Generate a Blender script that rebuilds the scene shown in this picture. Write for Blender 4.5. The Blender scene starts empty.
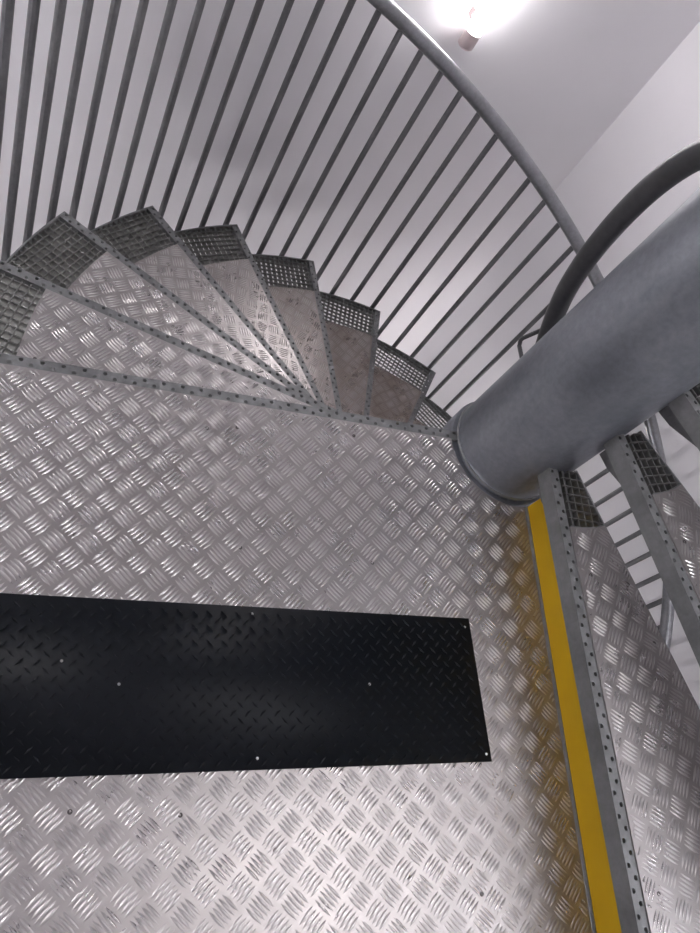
import bpy, bmesh, math, random
from mathutils import Vector, Matrix
random.seed(7)
C = bpy.context.scene.collection
PI = math.pi
rad = math.radians

# ------------------------------------------------------------------ plan
# world origin = axis of the newel column at landing level, metres
H = 0.1922            # rise per step
DT = 16.97            # degrees per descending tread
A0 = -138.46          # azimuth of the landing nosing
RO = 1.537            # outer radius of the treads
RG = 1.352            # outer edge of the checker plates
RI = 0.332            # inner edge of the checker plates
RC = 0.165            # column radius
NF, NB = -0.035, -0.007  # nosing strip front / back (local y)
WEDGE = 20.4          # angular width of a tread
GRID = 61.5           # angle of the raised pattern on a tread
RR = 1.556            # balustrade radius
RAIL = 1.150          # handrail axis above the nosings


# ------------------------------------------------------------------ helpers
def tag(o, label=None, cat=None, group=None, kind=None):
    if label: o['label'] = label
    if cat: o['category'] = cat
    if group: o['group'] = group
    if kind: o['kind'] = kind
    return o


def empty(name, loc=(0, 0, 0), rz=0.0):
    o = bpy.data.objects.new(name, None)
    o.empty_display_size = 0.1
    C.objects.link(o)
    o.location = loc
    o.rotation_euler = (0, 0, rz)
    return o


def obj(name, bm, mat, parent=None, smooth=None):
    me = bpy.data.meshes.new(name)
    bmesh.ops.recalc_face_normals(bm, faces=bm.faces[:]) if smooth != 'keep' else None
    bm.to_mesh(me); bm.free()
    me.materials.append(mat)
    if smooth:
        for p in me.polygons: p.use_smooth = True
        if smooth is True:
            try: me.set_sharp_from_angle(angle=rad(35))
            except Exception: pass
    o = bpy.data.objects.new(name, me)
    C.objects.link(o)
    if parent: o.parent = parent
    return o


def copy_tree(o, parent=None):
    c = o.copy(); C.objects.link(c)
    c.parent = parent
    for ch in list(o.children):
        copy_tree(ch, c)
    return c


def box(bm, x0, x1, y0, y1, z0, z1, M=None):
    vs = [bm.verts.new((x, y, z)) for x in (x0, x1) for y in (y0, y1) for z in (z0, z1)]
    if M:
        for v in vs: v.co = M @ v.co
    for f in ((0, 1, 3, 2), (4, 6, 7, 5), (0, 4, 5, 1), (2, 3, 7, 6), (0, 2, 6, 4), (1, 5, 7, 3)):
        bm.faces.new([vs[i] for i in f])


def seg_box(bm, a, b, w, z0, z1):
    """upright slat between two plan points"""
    a = Vector((a[0], a[1], 0)); b = Vector((b[0], b[1], 0))
    d = (b - a); L = d.length
    if L < 1e-4: return
    d.normalize(); n = Vector((-d.y, d.x, 0)) * w / 2
    P = [a - n, b - n, b + n, a + n]
    lo = [bm.verts.new((p.x, p.y, z0)) for p in P]
    hi = [bm.verts.new((p.x, p.y, z1)) for p in P]
    bm.faces.new(hi); bm.faces.new(lo[::-1])
    for i in range(4):
        j = (i + 1) % 4
        bm.faces.new((lo[i], lo[j], hi[j], hi[i]))


def prism(bm, poly, z0, z1):
    lo = [bm.verts.new((x, y, z0)) for x, y in poly]
    hi = [bm.verts.new((x, y, z1)) for x, y in poly]
    bm.faces.new(hi); bm.faces.new(lo[::-1])
    for i in range(len(poly)):
        j = (i + 1) % len(poly)
        bm.faces.new((lo[i], lo[j], hi[j], hi[i]))


def tube(bm, pts, r, seg=12, cap=True):
    """round bar swept along points"""
    pts = [Vector(p) for p in pts]
    rings = []
    t = (pts[1] - pts[0]).normalized()
    u = t.orthogonal().normalized()
    for i, p in enumerate(pts):
        if i == 0: tt = (pts[1] - pts[0])
        elif i == len(pts) - 1: tt = pts[-1] - pts[-2]
        else: tt = pts[i + 1] - pts[i - 1]
        tt.normalize()
        u = (u - tt * u.dot(tt)).normalized()
        w = tt.cross(u)
        rr = r[i] if isinstance(r, (list, tuple)) else r
        rings.append([bm.verts.new(p + (u * math.cos(2 * PI * k / seg) + w * math.sin(2 * PI * k / seg)) * rr) for k in range(seg)])
    for a, b in zip(rings, rings[1:]):
        for k in range(seg):
            bm.faces.new((a[k], a[(k + 1) % seg], b[(k + 1) % seg], b[k]))
    if cap:
        bm.faces.new(rings[0][::-1]); bm.faces.new(rings[-1])


def lathe(bm, prof, seg=96):
    rings = []
    for r, z in prof:
        rings.append([bm.verts.new((r * math.cos(2 * PI * k / seg), r * math.sin(2 * PI * k / seg), z)) for k in range(seg)])
    for a, b in zip(rings, rings[1:]):
        for k in range(seg):
            bm.faces.new((a[k], a[(k + 1) % seg], b[(k + 1) % seg], b[k]))
    return rings


def pol(a, r, z=0.0):
    return Vector((r * math.cos(rad(a)), r * math.sin(rad(a)), z))


# ------------------------------------------------------------------ materials
def mat(name):
    m = bpy.data.materials.new(name); m.use_nodes = True
    nt = m.node_tree; b = nt.nodes['Principled BSDF']
    return m, nt, b


def lk(nt, a, b): nt.links.new(a, b)


def noise(nt, scale, detail=4, rough=0.55, coord='Object', stretch=None):
    tc = nt.nodes.new('ShaderNodeTexCoord'); n = nt.nodes.new('ShaderNodeTexNoise')
    n.inputs['Scale'].default_value = scale; n.inputs['Detail'].default_value = detail
    n.inputs['Roughness'].default_value = rough
    if stretch:
        mp = nt.nodes.new('ShaderNodeMapping'); mp.inputs['Scale'].default_value = stretch
        lk(nt, tc.outputs[coord], mp.inputs['Vector']); lk(nt, mp.outputs['Vector'], n.inputs['Vector'])
    else:
        lk(nt, tc.outputs[coord], n.inputs['Vector'])
    return n


def ramp(nt, src, stops):
    r = nt.nodes.new('ShaderNodeValToRGB')
    els = r.color_ramp.elements
    while len(els) < len(stops): els.new(0.5)
    for e, (p, c) in zip(els, stops):
        e.position = p; e.color = (*c, 1) if len(c) == 3 else c
    lk(nt, src, r.inputs['Fac'])
    return r


def mixrgb(nt, fac, a, b, mode='MIX'):
    m = nt.nodes.new('ShaderNodeMix'); m.data_type = 'RGBA'; m.blend_type = mode
    if isinstance(fac, float): m.inputs[0].default_value = fac
    else: lk(nt, fac, m.inputs[0])
    for s, i in ((a, 6), (b, 7)):
        if isinstance(s, tuple): m.inputs[i].default_value = (*s, 1)
        else: lk(nt, s, m.inputs[i])
    return m.outputs[2]


def galv(name, c1, c2, metal=0.55, rough=0.5, bump=0.05, sc=6.0):
    m, nt, b = mat(name)
    n1 = noise(nt, sc, 6, 0.6, stretch=(1, 1, 0.45))
    n2 = noise(nt, 60, 3, 0.6)
    r1 = ramp(nt, n1.outputs['Fac'], [(0.35, c1), (0.65, c2)])
    r2 = ramp(nt, n2.outputs['Fac'], [(0.3, (0.82, 0.82, 0.82)), (0.7, (1, 1, 1))])
    lk(nt, mixrgb(nt, 1.0, r1.outputs['Color'], r2.outputs['Color'], 'MULTIPLY'), b.inputs['Base Color'])
    b.inputs['Metallic'].default_value = metal
    rr = nt.nodes.new('ShaderNodeMapRange'); rr.inputs[3].default_value = rough - 0.08; rr.inputs[4].default_value = rough + 0.1
    lk(nt, n1.outputs['Fac'], rr.inputs[0]); lk(nt, rr.outputs[0], b.inputs['Roughness'])
    bp = nt.nodes.new('ShaderNodeBump'); bp.inputs['Strength'].default_value = bump; bp.inputs['Distance'].default_value = 0.004
    lk(nt, n2.outputs['Fac'], bp.inputs['Height']); lk(nt, bp.outputs['Normal'], b.inputs['Normal'])
    return m


def alum(name, base, dirt, rough=0.3):
    m, nt, b = mat(name)
    n0 = noise(nt, 1.7, 5, 0.6); n1 = noise(nt, 9, 6, 0.65); n2 = noise(nt, 120, 3, 0.6)
    n3 = noise(nt, 24, 4, 0.6)
    r0 = ramp(nt, n0.outputs['Fac'], [(0.35, tuple(x * 0.93 for x in base)), (0.65, base)])
    st = ramp(nt, n1.outputs['Fac'], [(0.70, (0, 0, 0)), (0.86, (1, 1, 1))])
    s3 = ramp(nt, n3.outputs['Fac'], [(0.45, (0, 0, 0)), (0.62, (0.8, 0.8, 0.8))])
    mm = nt.nodes.new('ShaderNodeMath'); mm.operation = 'MULTIPLY'
    lk(nt, st.outputs['Color'], mm.inputs[0]); lk(nt, s3.outputs['Color'], mm.inputs[1])
    c = mixrgb(nt, mm.outputs[0], r0.outputs['Color'], dirt)
    # brown tone mixed into some plates, amount kept per plate
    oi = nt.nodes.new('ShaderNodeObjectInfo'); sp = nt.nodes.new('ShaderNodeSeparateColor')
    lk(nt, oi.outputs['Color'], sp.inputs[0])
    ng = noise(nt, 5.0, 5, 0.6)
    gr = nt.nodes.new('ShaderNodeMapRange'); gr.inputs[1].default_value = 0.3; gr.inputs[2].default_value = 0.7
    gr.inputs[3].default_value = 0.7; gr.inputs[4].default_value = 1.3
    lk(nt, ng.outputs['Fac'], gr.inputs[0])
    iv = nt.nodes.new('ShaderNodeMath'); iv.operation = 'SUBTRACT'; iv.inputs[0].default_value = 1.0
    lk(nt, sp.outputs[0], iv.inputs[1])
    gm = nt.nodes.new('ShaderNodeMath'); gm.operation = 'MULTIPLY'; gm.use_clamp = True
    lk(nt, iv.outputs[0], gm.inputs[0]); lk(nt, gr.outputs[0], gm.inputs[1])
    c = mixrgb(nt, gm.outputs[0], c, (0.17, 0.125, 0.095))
    lk(nt, c, b.inputs['Base Color'])
    b.inputs['Metallic'].default_value = 0.85
    rr = nt.nodes.new('ShaderNodeMapRange'); rr.inputs[1].default_value = 0.3; rr.inputs[2].default_value = 0.7
    rr.inputs[3].default_value = rough - 0.02; rr.inputs[4].default_value = rough + 0.05
    lk(nt, n1.outputs['Fac'], rr.inputs[0]); lk(nt, rr.outputs[0], b.inputs['Roughness'])
    bp = nt.nodes.new('ShaderNodeBump'); bp.inputs['Strength'].default_value = 0.03; bp.inputs['Distance'].default_value = 0.001
    lk(nt, n2.outputs['Fac'], bp.inputs['Height']); lk(nt, bp.outputs['Normal'], b.inputs['Normal'])
    return m


def plain(name, col, rough=0.6, metal=0.0, nscale=0, var=0.1):
    m, nt, b = mat(name)
    b.inputs['Roughness'].default_value = rough; b.inputs['Metallic'].default_value = metal
    if nscale:
        n = noise(nt, nscale, 5)
        r = ramp(nt, n.outputs['Fac'], [(0.3, tuple(x * (1 - var) for x in col)), (0.7, col)])
        lk(nt, r.outputs['Color'], b.inputs['Base Color'])
        bp = nt.nodes.new('ShaderNodeBump'); bp.inputs['Strength'].default_value = 0.06; bp.inputs['Distance'].default_value = 0.003
        lk(nt, n.outputs['Fac'], bp.inputs['Height']); lk(nt, bp.outputs['Normal'], b.inputs['Normal'])
    else:
        b.inputs['Base Color'].default_value = (*col, 1)
    return m


def emis(name, col, s):
    m, nt, b = mat(name)
    b.inputs['Base Color'].default_value = (*col, 1)
    b.inputs['Emission Color'].default_value = (*col, 1)
    b.inputs['Emission Strength'].default_value = s
    return m


M_ALU = alum('aluminium_checker', (0.44, 0.415, 0.41), (0.28, 0.23, 0.19), 0.36)
M_RIB = alum('aluminium_worn_ribs', (0.57, 0.55, 0.545), (0.42, 0.36, 0.32), 0.27)
M_GALV = galv('galvanised_steel', (0.27, 0.28, 0.285), (0.36, 0.37, 0.375), 0.6, 0.5)
M_COL = galv('galvanised_column', (0.19, 0.203, 0.23), (0.33, 0.347, 0.38), 0.55, 0.42, 0.04, 3.5)
M_NOSE = galv('galvanised_nosing', (0.195, 0.20, 0.203), (0.27, 0.276, 0.28), 0.45, 0.5, sc=14)
M_GRATE = galv('galvanised_grating', (0.19, 0.19, 0.185), (0.27, 0.27, 0.26), 0.45, 0.55, sc=14)
M_BAL = galv('baluster_steel', (0.145, 0.145, 0.152), (0.21, 0.21, 0.218), 0.45, 0.5, sc=12)
M_RAIL = galv('handrail_steel', (0.28, 0.285, 0.30), (0.37, 0.375, 0.395), 0.7, 0.34, sc=10)
M_DRAIL = galv('dark_handrail', (0.075, 0.075, 0.08), (0.10, 0.10, 0.105), 0.4, 0.4, sc=10)
M_YEL = plain('yellow_paint', (0.60, 0.36, 0.0), 0.6, 0, 7, 0.12)
M_RUB = plain('black_rubber', (0.004, 0.006, 0.0095), 0.5, 0, 60, 0.3)
M_RUB.node_tree.nodes['Principled BSDF'].inputs['Specular IOR Level'].default_value = 0.2
M_WALL = plain('white_wall', (0.81, 0.795, 0.82), 0.8, 0, 3, 0.03)
M_FLOOR = plain('concrete_floor', (0.42, 0.41, 0.40), 0.8, 0, 4, 0.15)
M_CAP = plain('lamp_cap', (0.62, 0.52, 0.52), 0.4)
M_CLIP = plain('lamp_clip', (0.25, 0.2, 0.2), 0.4, 0.5)
M_SCREW = plain('screw_metal', (0.75, 0.75, 0.75), 0.3, 1.0)
M_DARK = plain('dark_rivet', (0.10, 0.09, 0.09), 0.4, 0.6)
M_TUBE = emis('lamp_tube_glow', (1.0, 0.96, 0.97), 22.0)
M_TUBE2 = emis('added_lamp_glow_left', (1.0, 0.98, 0.99), 30.0)
M_TUBE3 = emis('added_lamp_glow_below', (1.0, 0.955, 0.95), 18.0)
M_TUBE5 = emis('added_lamp_glow_under', (1.0, 0.98, 0.98), 60.0)
M_TUBE4 = emis('added_lamp_glow_right', (0.93, 0.96, 1.0), 28.0)
M_PANEL = emis('added_ceiling_lamp_glow', (1.0, 0.97, 0.975), 15.0)


# ------------------------------------------------------------------ raised five-bar pattern
def add_bar(bm, x, y, a, L, W, Z, hz, inside):
    """one lens-shaped raised rib, shortened where the plate ends"""
    d = Vector((math.cos(a), math.sin(a)))
    K = 8
    ok = [inside(x + d.x * L * (t / K - 0.5), y + d.y * L * (t / K - 0.5)) for t in range(K + 1)]
    if not any(ok): return
    if all(ok): t0, t1 = -0.5, 0.5
    else:
        i0 = ok.index(True); i1 = len(ok) - 1 - ok[::-1].index(True)
        if i1 - i0 < 2: return
        t0, t1 = i0 / K - 0.5, i1 / K - 0.5
    n = Vector((-d.y, d.x))
    N = 4
    prof = []
    for i in range(N + 1):
        s = t0 + (t1 - t0) * i / N
        w = max(0.0, 1 - (2 * s) ** 2) ** 0.7
        prof.append((s * L, w * W / 2))
    def P(s, off, z): return bm.verts.new((x + d.x * s + n.x * off, y + d.y * s + n.y * off, Z + z))
    rows = []
    for s, w in prof:
        w = max(w, 0.0004)
        k = min(1, w / (W / 2) * 1.1)
        rows.append([P(s, -w, 0), P(s, -w * 0.45, hz * 0.85 * k), P(s, w * 0.45, hz * 0.85 * k), P(s, w, 0)])
    for a_, b_ in zip(rows, rows[1:]):
        for j in range(3):
            bm.faces.new((a_[j], b_[j], b_[j + 1], a_[j + 1]))


def ribs(bm, g, bbox, Z, inside, pitch=0.0497, ox=0.0, oy=0.0, hz=0.0024):
    g = rad(g); cg, sg = math.cos(g), math.sin(g)
    x0, x1, y0, y1 = bbox
    m = int(3.2 / pitch)
    for i in range(-m, m):
        for j in range(-m, m):
            cx = (i * cg - j * sg) * pitch + ox; cy = (i * sg + j * cg) * pitch + oy
            if cx < x0 - pitch or cx > x1 + pitch or cy < y0 - pitch or cy > y1 + pitch: continue
            par = (i + j) % 2
            a = g + (PI / 2 if par else 0)
            nx, ny = -math.sin(a), math.cos(a)
            for k in range(-2, 3):
                L = 0.0455 * (1 - 0.04 * abs(k))
                add_bar(bm, cx + nx * k * 0.0091, cy + ny * k * 0.0091, a, L, 0.0070, Z, hz, inside)


def pat_plate(name, poly, z0, z1, g, inside, parent, ox=0, oy=0):
    bm = bmesh.new()
    prism(bm, poly, z0, z1)
    bmesh.ops.recalc_face_normals(bm, faces=bm.faces[:])
    for f in bm.faces: f.smooth = False
    n0 = len(bm.faces)
    xs = [p[0] for p in poly]; ys = [p[1] for p in poly]
    ribs(bm, g, (min(xs), max(xs), min(ys), max(ys)), z1 - 0.0001, inside, ox=ox, oy=oy)
    bm.faces.ensure_lookup_table()
    for i, f in enumerate(bm.faces):
        if i >= n0:
            f.smooth = True; f.material_index = 1
            f.normal_update()
            if f.normal.z < 0: f.normal_flip()
    me = bpy.data.meshes.new(name)
    bm.to_mesh(me); bm.free(); me.materials.append(M_ALU); me.materials.append(M_RIB)
    o = bpy.data.objects.new(name, me); C.objects.link(o); o.parent = parent
    return o


# ------------------------------------------------------------------ perforated nosing strip (local x outward, y to the back)
def nosing_bm(x0, x1, y0=NF, y1=NB, zt=0.0, fold=0.050, pitch=0.0460, r=0.0053):
    bm = bmesh.new()
    rows = (y0 + (y1 - y0) * 0.27, y0 + (y1 - y0) * 0.73)
    # top face cut into cells, each cell with one round hole
    half = pitch / 2
    n = int((x1 - x0) / half)
    cell = (x1 - x0) / n
    ym = (y0 + y1) / 2
    cache = {}
    def V(x, y, z):
        k = (round(x, 5), round(y, 5), round(z, 5))
        if k not in cache: cache[k] = bm.verts.new((x, y, z))
        return cache[k]
    for i in range(n):
        xa = x0 + i * cell; xb = xa + cell
        for q, (ya, yb) in enumerate(((y0, ym), (ym, y1))):
            if (i + q) % 2:
                bm.faces.new((V(xa, ya, zt), V(xb, ya, zt), V(xb, yb, zt), V(xa, yb, zt)))
            else:
                cx, cy = (xa + xb) / 2, rows[q]
                S = 8
                hv = [bm.verts.new((cx + r * math.cos(2 * PI * (k + .5) / S), cy + r * math.sin(2 * PI * (k + .5) / S), zt - 0.0005)) for k in range(S)]
                hb = [bm.verts.new((v.co.x, v.co.y, zt - 0.004)) for v in hv]
                cor = [V(xb, yb, zt), V(xa, yb, zt), V(xa, ya, zt), V(xb, ya, zt)]
                # ring corner assignment: k=0,1 -> NE; 2,3 -> NW; 4,5 -> SW; 6,7 -> SE
                for c_ in range(4):
                    a, b, nx = hv[2 * c_], hv[2 * c_ + 1], hv[(2 * c_ + 2) % 8]
                    bm.faces.new((a, cor[c_], b))
                    bm.faces.new((b, cor[c_], cor[(c_ + 1) % 4], nx))
                for k in range(S):
                    bm.faces.new((hv[k], hv[(k + 1) % S], hb[(k + 1) % S], hb[k]))
    # folded front, rear lip and ends
    t = 0.004
    box(bm, x0, x1, y0, y0 + t, zt - fold, zt - 0.0003)
    box(bm, x0, x1, y1 - t, y1, zt - fold * 0.75, zt - 0.0003)
    box(bm, x1 - t, x1, y0, y1, zt - fold, zt - 0.0003)
    return bm


# ------------------------------------------------------------------ one tread
TW = math.tan(rad(WEDGE))


def ang_arc(r, a0, a1, n):
    return [(r * math.cos(rad(a0 + (a1 - a0) * i / n)), r * math.sin(rad(a0 + (a1 - a0) * i / n))) for i in range(n + 1)]


def grating_bm(rin, rout, zt=0.0):
    bm = bmesh.new()
    p = 0.0236
    w = 0.0026
    y = 0.008
    while y < rout * math.sin(rad(WEDGE)):
        xa = math.sqrt(max(rin ** 2 - y * y, 0)); xb = math.sqrt(max(rout ** 2 - y * y, 0))
        xa = max(xa, y / TW)
        if xb > xa + 0.004: seg_box(bm, (xa, y), (xb, y), w, zt - 0.031, zt - 0.0015)
        y += p
    x = rin * math.cos(rad(WEDGE)) + 0.008
    while x < rout:
        ya = math.sqrt(max(rin ** 2 - x * x, 0)); yb = min(math.sqrt(max(rout ** 2 - x * x, 0)), x * TW)
        if yb > ya + 0.004: seg_box(bm, (x, ya), (x, yb), w, zt - 0.011, zt)
        x += p
    return bm


def rivet(x, y, z, parent):
    bm = bmesh.new()
    lathe(bm, [(0.0050, 0.0), (0.0046, 0.0016), (0.0034, 0.0020), (0.0026, 0.0008), (0.0012, 0.0006)], 10)
    for v_ in bm.verts: v_.co += Vector((x, y, z))
    return obj('rivet', bm, M_DARK, parent, True)


def make_tread():
    t = empty('stair_tread')
    obj('nosing_strip', nosing_bm(RC - 0.004, RO), M_NOSE, t)
    # frame: outer band, back bar, brackets
    bm = bmesh.new()
    arc = ang_arc(RO, -1.3, WEDGE, 12)
    for a, b in zip(arc, arc[1:]): seg_box(bm, a, b, 0.005, -0.050, 0.0005)
    a = pol(WEDGE, RC); b = pol(WEDGE, RO)
    seg_box(bm, a, b, 0.005, -0.040, 0.0005)
    arc = ang_arc(RI - 0.001, 0, WEDGE, 4)
    for a, b in zip(arc, arc[1:]): seg_box(bm, a, b, 0.004, -0.026, 0.001)
    obj('frame', bm, M_GALV, t)
    obj('grating', grating_bm(RG - 0.004, RO - 0.003), M_GRATE, t)
    obj('grating', grating_bm(RC, RI), M_GRATE, t)
    # triangular bracket under the nosing at the column
    bm = bmesh.new()
    for y in (0.012,):
        lo = []
        for yy in (y, y + 0.006):
            lo.append([bm.verts.new((x, yy, z)) for x, z in ((RC - 0.004, -0.006), (RC - 0.004, -0.112), (0.205, -0.108), (0.37, -0.050), (0.38, -0.006))])
        bm.faces.new(lo[0]); bm.faces.new(lo[1][::-1])
        for i in range(5):
            j = (i + 1) % 5
            bm.faces.new((lo[0][i], lo[0][j], lo[1][j], lo[1][i]))
    obj('bracket', bm, M_BAL, t)['label'] = 'darker triangular bracket'  # darker steel carries the shade of the unlit underside in its colour
    # checker plate
    poly = ang_arc(RG, -0.25, WEDGE - 0.1, 20) + ang_arc(RI, WEDGE - 0.4, -1.1, 8)
    def inside(x, y):
        r = math.hypot(x, y)
        return RI + 0.003 < r < RG - 0.003 and y > 0.0 and y < x * TW - 0.004
    pl = pat_plate('checker_plate', poly, -0.003, 0.003, GRID, inside, t, 0.012, 0.0)
    for x, y in ((0.46, 0.03), (0.62, 0.19), (0.80, 0.03), (0.98, 0.32), (1.16, 0.035), (1.29, 0.22), (1.31, 0.44)):
        rivet(x, y, 0.0024, pl)
    return t


proto = make_tread()
G = 'winding stair treads'
down = {
    1: 'checker plate stair tread directly below the landing, its grating at the left frame edge',
    2: 'checker plate stair tread second below the landing, largest wedge of open grating at upper left',
    3: 'checker plate stair tread third below the landing, grating with the topmost pointed corner',
    4: 'checker plate stair tread fourth below the landing, bright rib glints beside its dark grating',
    5: 'brownish checker plate stair tread fifth below the landing, grating still mostly dark',
    6: 'dim brown stair tread sixth below the landing, white wall dots just showing through its grating',
    7: 'dim brown stair tread seventh below the landing, rusty patch and white-dotted grating',
    8: 'lowest visible stair tread sliver beside the column base, only its white-dotted grating corner showing',
}
def place(o, az, z, d=0.0):
    n = Vector((-math.sin(rad(az)), math.cos(rad(az))))
    o.location = (n.x * d, n.y * d, z)
    o.rotation_euler = (0, 0, rad(az))


LOW = ['thirteenth', 'fourteenth', 'fifteenth', 'sixteenth', 'seventeenth', 'eighteenth', 'nineteenth', 'twentieth']
for k in range(1, 21):
    o = proto if k == 1 else copy_tree(proto)
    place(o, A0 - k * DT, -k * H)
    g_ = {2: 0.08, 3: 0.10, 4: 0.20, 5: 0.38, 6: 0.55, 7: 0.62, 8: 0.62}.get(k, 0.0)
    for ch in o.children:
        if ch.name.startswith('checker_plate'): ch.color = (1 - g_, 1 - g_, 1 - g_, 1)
    lab = down.get(k)
    if lab is None:
        lab = {9: 'stair tread hidden behind the column, ninth below the landing',
               10: 'stair tread underneath the rising flight, tenth below the landing',
               11: 'stair tread underneath the rising flight, eleventh below the landing',
               12: 'stair tread underneath the rising flight, twelfth below the landing'}.get(k)
    if lab is None:
        lab = 'stair tread on the turn underneath the landing, %s on the way down' % LOW[k - 13]
    tag(o, lab, 'stair tread', 'descending checker plate treads')
ups = [(1, -51.0, 0.014, 'first stair tread up from the landing, checker plate right behind the yellow board'),
       (2, -37.2, 0.036, 'second stair tread up, its grey front face crossing the right frame edge'),
       (3, -22.4, 0.028, 'third stair tread up, only its inner corner showing at the column, far right')]
ORD = ['fourth', 'fifth', 'sixth', 'seventh', 'eighth', 'ninth', 'tenth', 'eleventh', 'twelfth', 'thirteenth', 'fourteenth', 'fifteenth', 'sixteenth']
for k in range(4, 17):
    ups.append((k, -22.4 + (k - 3) * (14.6 + 0.12 * (k - 3)), 0.02, 'checker plate stair tread of the rising flight overhead, %s up from the landing' % ORD[k - 4]))
for k, az, d, lab in ups:
    o = copy_tree(proto)
    place(o, az, k * H, d)
    tag(o, lab, 'stair tread', 'ascending checker plate treads')

# ------------------------------------------------------------------ landing
land = empty('stair_landing')
tag(land, 'silver checker plate landing in the foreground with perforated edge strip and yellow board', 'landing')
aU, aV = A0, -51.7
u = Vector((math.cos(rad(aU)), math.sin(rad(aU)))); v = Vector((math.cos(rad(aV)), math.sin(rad(aV))))
nU = Vector((-u.y, u.x)); nV = Vector((-v.y, v.x))        # both point counter-clockwise
LX = 1.60
ns = obj('nosing_strip', nosing_bm(RC - 0.004, LX), M_NOSE, land); ns.rotation_euler = (0, 0, rad(aU))
# plate polygon: along nosing from column, out, back along the yellow board
offV = 0.036
RCUT = 0.187
def line_r(dirv, nv, off, r):
    s = math.sqrt(r * r - off * off)
    return dirv * s + nv * off
pts = []
p0 = line_r(u, nU, -0.006, RCUT); p1 = u * LX + nU * -0.006
p3 = v * LX + nV * offV
corner = u * LX + v * LX
pts = [tuple(p0), tuple(p1), tuple(corner), tuple(p3)]
pe = line_r(v, nV, offV, RCUT)
aS = math.degrees(math.atan2(pe.y, pe.x)); aE = math.degrees(math.atan2(p0.y, p0.x))
pts += [tuple(pol(aS + (aE - aS) * i / 20, RCUT).xy) for i in range(20)]
def in_land(x, y):
    p = Vector((x, y))
    return (p.length > RCUT + 0.003 and p.dot(nU) > -0.003 and p.dot(nV) < offV - 0.003 and p.dot(u) < LX - 0.003 and p.dot(v) < LX - 0.003)
lp = pat_plate('checker_plate', pts, -0.003, 0.002, -3.3, in_land, land, 0.1472, -1.1652)
for x, y in ((-0.628, -1.079), (-0.829, -0.815), (-0.360, -0.837), (-0.573, -0.597), (-0.089, -1.340), (-0.249, -1.461),
             (-0.62, -0.66), (-0.10, -0.62), (0.10, -1.27), (0.36, -1.13), (0.33, -0.47), (-0.35, -0.36), (0.52, -1.05)):
    rivet(x, y, 0.0014, lp)
# supporting frame
bm = bmesh.new()
seg_box(bm, pe + nV * 0.006, v * LX + nV * 0.042, 0.006, -0.12, 0.009)
seg_box(bm, v * LX, corner, 0.006, -0.12, 0.001)
seg_box(bm, u * LX, corner, 0.006, -0.12, 0.001)
seg_box(bm, u * 0.3 + v * 0.8, u * LX + v * 0.8, 0.05, -0.10, -0.004)
seg_box(bm, v * 0.3 + u * 0.8, v * LX + u * 0.8, 0.05, -0.10, -0.004)
obj('frame', bm, M_GALV, land)
# yellow upstand
bm = bmesh.new()
ya = v * 0.186 + nV * 0.0435; yb = v * 1.58 + nV * 0.0435
seg_box(bm, ya, yb, 0.004, 0.009, 0.150)
obj('toe_board', bm, M_YEL, land)['label'] = 'yellow painted upright board'

# ------------------------------------------------------------------ rubber mat
mt = empty('rubber_mat', (0.402, -0.803, 0.0046), rad(41.65 + 180))
tag(mt, 'black diamond-ribbed rubber mat screwed flat onto the landing plate', 'mat')
MW, ML = 0.340, 1.42
bm = bmesh.new()
# local x runs from the right edge to the left, local y across (towards the column: negative)
y0m, y1m = -MW, 0.0
prism(bm, [(0, y0m), (ML, y0m), (ML, y1m), (0, y1m)], 0.0, 0.004)
dn = 0
pm = 0.0322
for i in range(-1, int(ML / pm) + 2):
    for j in range(-1, int(MW / pm) + 2):
        for q, (ox, oy, a) in enumerate(((0, 0, 45), (0.5, 0.5, -45))):
            x = (i + ox) * pm + 0.006; y = y0m + (j + oy) * pm + 0.004
            if not (0.008 < x < ML - 0.008 and y0m + 0.008 < y < y1m - 0.008): continue
            d = Vector((math.cos(rad(a)), math.sin(rad(a)), 0)); n = Vector((-d.y, d.x, 0))
            c = Vector((x, y, 0.004))
            L, W, hz = 0.0108, 0.0025, 0.0026
            b4 = [bm.verts.new(c + d * L), bm.verts.new(c + n * W), bm.verts.new(c - d * L), bm.verts.new(c - n * W)]
            r2 = [bm.verts.new(c + d * L * 0.55 + Vector((0, 0, hz))), bm.verts.new(c - d * L * 0.55 + Vector((0, 0, hz)))]
            bm.faces.new((b4[0], b4[1], r2[1], r2[0])); bm.faces.new((b4[1], b4[2], r2[1]))
            bm.faces.new((b4[2], b4[3], r2[0], r2[1])); bm.faces.new((b4[3], b4[0], r2[0]))
pad = obj('mat_sheet', bm, M_RUB, mt, smooth='keep')
Minv = (Matrix.Translation(mt.location) @ Matrix.Rotation(rad(221.65), 4, 'Z')).inverted()
for x, y in ((-0.344, -1.2425), (0.0646, -0.8709), (0.1795, -0.5762), (-0.2392, -0.9401), (-0.4551, -1.2835), (0.3924 - 0.008, -0.7967), (-0.0377, -1.1649)):
    q = Minv @ Vector((x, y, mt.location.z))
    q.y = min(max(q.y, y0m + 0.012), y1m - 0.012); q.x = max(q.x, 0.012)
    bm = bmesh.new()
    bmesh.ops.create_cone(bm, cap_ends=True, radius1=0.0034, radius2=0.0024, depth=0.0016, segments=10,
                          matrix=Matrix.Translation((q.x, q.y, 0.0046)))
    obj('screw', bm, M_SCREW, mt)['label'] = 'bright screw head'

# ------------------------------------------------------------------ newel column
col = empty('newel_column', (0, 0, -4.2))
tag(col, 'thick round galvanised steel column that the stair winds around', 'column')

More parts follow.
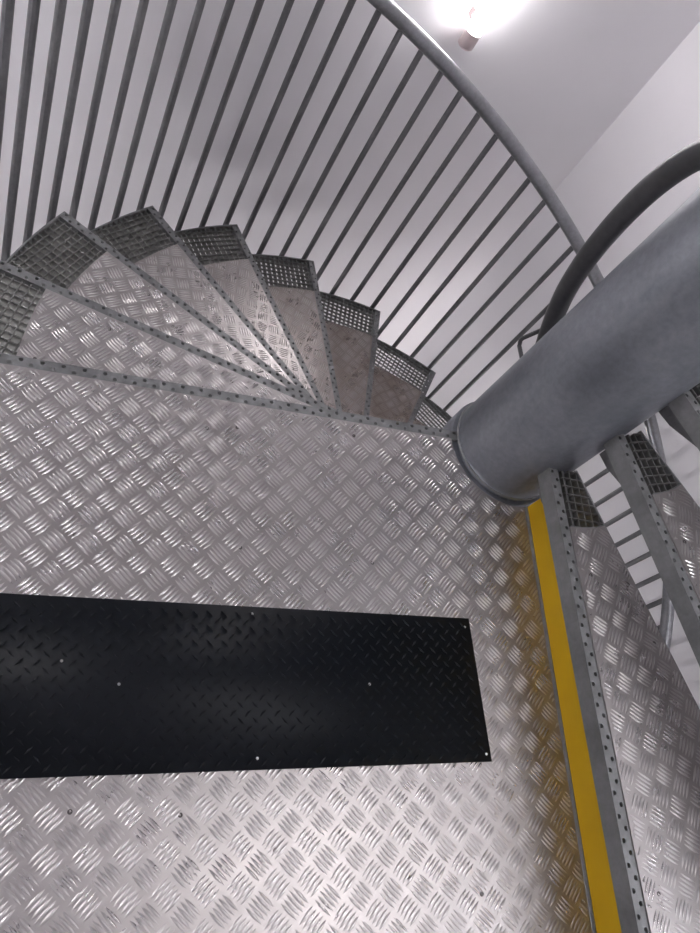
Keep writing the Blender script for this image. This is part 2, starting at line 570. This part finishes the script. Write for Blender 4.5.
bm = bmesh.new()
r_ = lathe(bm, [(RC - 0.003, -0.4), (RC - 0.003, 4.2 - 0.002)])
obj('lower_shaft', bm, M_COL, col, True)
bm = bmesh.new()
rr_ = lathe(bm, [(RC - 0.004, 4.2 - 0.004), (RC, 4.2 + 0.000), (RC, 4.2 + 3.7)])
obj('upper_shaft', bm, M_COL, col, True)
bm = bmesh.new()
lathe(bm, [(RC - 0.004, 4.190), (RC + 0.010, 4.190), (RC + 0.012, 4.187), (RC + 0.012, 4.120), (RC - 0.004, 4.120)])
obj('collar', bm, M_COL, col, True)
bm = bmesh.new()
lathe(bm, [(RC - 0.002, 4.203), (RC + 0.002, 4.203), (RC + 0.004, 4.206), (RC + 0.002, 4.209), (RC - 0.002, 4.209)])
obj('weld_ring', bm, M_NOSE, col, True)['label'] = 'thin bright rim'

# ------------------------------------------------------------------ outer balustrade
ral = empty('stair_railing', (0, 0, 0))
tag(ral, 'outer steel railing with round handrail and upright bars along the white walls', 'railing')
bm = bmesh.new()
NE = 20.0
pts = []
for i in range(0, int(NE * 8) + 1):
    n = i / 8
    pts.append(pol(A0 - n * DT, RR, RAIL - n * H))
tube(bm, pts, 0.0285, 20)
obj('handrail', bm, M_RAIL, ral, True)
ntot = int(NE * 4)
for j in range(1, ntot):
    n = j / 4 - 0.02
    z = RAIL - n * H
    step = math.ceil(n - 0.0)
    zb = -step * H - 0.055
    bm = bmesh.new()
    tube(bm, [pol(A0 - n * DT, RR - 0.003, zb), pol(A0 - n * DT, RR - 0.003, z - 0.020)], 0.0120, 10)
    obj('baluster', bm, M_BAL, ral, True)

# ------------------------------------------------------------------ inner handrail round the column
inn = empty('inner_handrail', (0, 0, 0))
tag(inn, 'thick dark curved handrail bending round behind the column at upper right', 'handrail')
ctrl = [(60, -0.32), (90, -0.05), (115, 0.15), (132, 0.30), (148, 0.44), (165, 0.62), (180, 0.795), (192, 0.90), (203, 0.985), (215, 1.04), (230, 1.07), (260, 1.08), (285, 1.08)]
RIN = 0.238
pts = []
for (a, z), (b, z2), in zip(ctrl, ctrl[1:]):
    for i in range(5):
        t = i / 5
        pts.append(pol(a + (b - a) * t, RIN, z + (z2 - z) * t))
# smooth
for _ in range(6):
    pts = [pts[0]] + [(p * 0.5 + (q + s) * 0.25) for q, p, s in zip(pts, pts[1:], pts[2:])] + [pts[-1]]
# end turned into the column
pts += [pol(292, 0.20, 1.08), pol(295, RC - 0.01, 1.08)]
bm = bmesh.new()
tube(bm, pts, 0.0265, 20)
obj('pipe', bm, M_DRAIL, inn, True)
for a, z in ((132, 0.300), (264, 1.08), (85, -0.09)):
    bm = bmesh.new()
    p = [pol(a, RIN, z - 0.010), pol(a, RIN + 0.040, z - 0.120), pol(a, RIN + 0.040, z - 0.132), pol(a, RIN + 0.028, z - 0.142), pol(a, RC - 0.004, z - 0.146)]
    tube(bm, p, 0.0065, 8)
    obj('bracket', bm, M_DRAIL, inn, True)

# ------------------------------------------------------------------ shaft
AN = 146.6; AM = 56.6
DW = 1.80
nA = Vector((math.cos(rad(AN)), math.sin(rad(AN)))); nB = Vector((math.cos(rad(AM)), math.sin(rad(AM))))
DC, DD = 2.45, 2.05
ZF, ZC = -4.6, 3.7
def corner_p(a, b): return nA * a + nB * b
cAB, cBa, cab, cAb = corner_p(DW, DW), corner_p(-DD, DW), corner_p(-DD, -DC), corner_p(DW, -DC)
def wall(name, a, b, n):
    bm = bmesh.new()
    o = n * 0.12
    prism(bm, [tuple(a), tuple(b), tuple(b + o), tuple(a + o)], ZF, ZC)
    w = obj(name, bm, M_WALL); tag(w, kind='structure'); return w
wall('wall_left', cAB, cAb, nA)
wall('wall_far', cBa, cAB, nB)
wall('wall_right', cab, cBa, -nA)
wall('wall_back', cAb, cab, -nB)
bm = bmesh.new(); prism(bm, [tuple(c) for c in (cAB, cBa, cab, cAb)], ZF - 0.15, ZF)
tag(obj('floor', bm, M_FLOOR), kind='structure')
bm = bmesh.new(); prism(bm, [tuple(c) for c in (cAB, cBa, cab, cAb)], ZC, ZC + 0.15)
tag(obj('ceiling', bm, M_WALL), kind='structure')


# ------------------------------------------------------------------ lamps
def tube_lamp(name, label, p, n, zb, L, m, grp=None):
    """upright sealed tube light on a wall; p = plan point on the wall, n = normal into the room"""
    t = empty(name, (p.x, p.y, zb), math.atan2(n.y, n.x))
    tag(t, label, 'lamp', grp)
    bm = bmesh.new(); tube(bm, [(0.060, 0, 0.07), (0.060, 0, L - 0.07)], 0.032, 20)
    obj('tube', bm, m, t, True)
    for s, z in ((1, 0.0), (-1, L)):
        bm = bmesh.new()
        tube(bm, [(0.060, 0, z), (0.060, 0, z + s * 0.008), (0.060, 0, z + s * 0.07)], [0.026, 0.034, 0.034], 20)
        obj('end_cap', bm, M_CAP, t, True)
    for z in (0.115, L - 0.115):
        bm = bmesh.new()
        box(bm, 0.0, 0.03, -0.02, 0.02, z - 0.02, z + 0.02)
        ring = [(0.060 + 0.036 * math.cos(a), 0.036 * math.sin(a), z) for a in [rad(90 + 180 * i / 10) for i in range(11)]]
        tube(bm, ring, 0.006, 6)
        obj('clip', bm, M_CLIP, t)
    return t


pA = nA * DW
eA = Vector((-nA.y, nA.x))   # along wall_left
qL = Vector((-1.14, 1.54))
pl_ = pA + eA * (qL.dot(eA) + 0.045)
tube_lamp('wall_lamp', 'glowing upright tube lamp on the white wall at the top of the photo', pl_, -nA, 0.085, 1.30, M_TUBE)


def on_wall(n, d, t):
    return n * d + Vector((-n.y, n.x)) * t


tube_lamp('wall_lamp', 'added upright tube lamp on the back wall, left of the landing and outside the frame', on_wall(-nB, DC, -1.0), nB, 0.45, 1.30, M_TUBE2)  # unseen lamp, added to brighten the left wall behind the bars
pF = Vector((-0.302, -1.707)); dF = Vector((math.cos(rad(79.5)), math.sin(rad(79.5))))
pF = pF + dF * ((DW - pF.dot(nB)) / dF.dot(nB))
tube_lamp('wall_lamp', 'added upright tube lamp low on the far wall, hidden behind the thick column', pF, -nB, -2.7, 1.30, M_TUBE3)  # unseen lamp, added to brighten the lower walls
tube_lamp('wall_lamp', 'added upright tube lamp on the right wall above the rising flight', on_wall(-nA, DD, 0.6), nA, 1.0, 1.30, M_TUBE4)  # added fill lamp out of view, lifts the left wall

tube_lamp('wall_lamp', 'added upright tube lamp on the back wall underneath the landing, outside the frame', on_wall(-nB, DC, 0.9), nB, -2.6, 1.30, M_TUBE5)  # added to light the lower far wall from the front, never in view

# added ceiling luminaire, out of view, placed for the glare on the landing
def ceil_lamp(x, y, L, W, label):
    t = empty('added_ceiling_lamp', (x, y, ZC - 0.06), rad(41.5))
    tag(t, label, 'lamp')
    bm = bmesh.new(); box(bm, -L / 2, L / 2, -W / 2, W / 2, 0.0, 0.06)
    obj('housing', bm, M_CAP, t)
    bm = bmesh.new(); box(bm, -L / 2 + 0.02, L / 2 - 0.02, -W / 2 + 0.02, W / 2 - 0.02, -0.03, 0.0)
    obj('diffuser', bm, M_PANEL, t)
ceil_lamp(1.35, -0.2, 1.5, 0.30, 'added long ceiling lamp high above the foot of the rising flight, outside the frame')

# ------------------------------------------------------------------ camera
cam = bpy.data.cameras.new('camera')
cam.sensor_fit = 'VERTICAL'; cam.sensor_height = 24.0
cam.lens = 782.864 / 933 * 24.0
cam.clip_start = 0.02
co = bpy.data.objects.new('camera', cam); C.objects.link(co)
R = ((0.733208605, 0.680003781, 0.0), (0.533737881, -0.575498575, 0.619617031), (0.421341924, -0.454308539, -0.784904284))
mw = Matrix(((R[0][0], -R[0][1], -R[0][2], -0.30199), (R[1][0], -R[1][1], -R[1][2], -1.70686), (R[2][0], -R[2][1], -R[2][2], 1.6), (0, 0, 0, 1)))
co.matrix_world = mw
sc = bpy.context.scene
sc.camera = co
w = bpy.data.worlds.new('world'); sc.world = w; w.use_nodes = True
w.node_tree.nodes['Background'].inputs[0].default_value = (0.5, 0.5, 0.52, 1)
w.node_tree.nodes['Background'].inputs[1].default_value = 0.2
sc.view_settings.view_transform = 'Standard'
sc.view_settings.look = 'None'
sc.view_settings.gamma = 1.0
sc.view_settings.use_curve_mapping = False
sc.view_settings.exposure = 0.38
sc.cycles.max_bounces = 10
sc.cycles.diffuse_bounces = 5
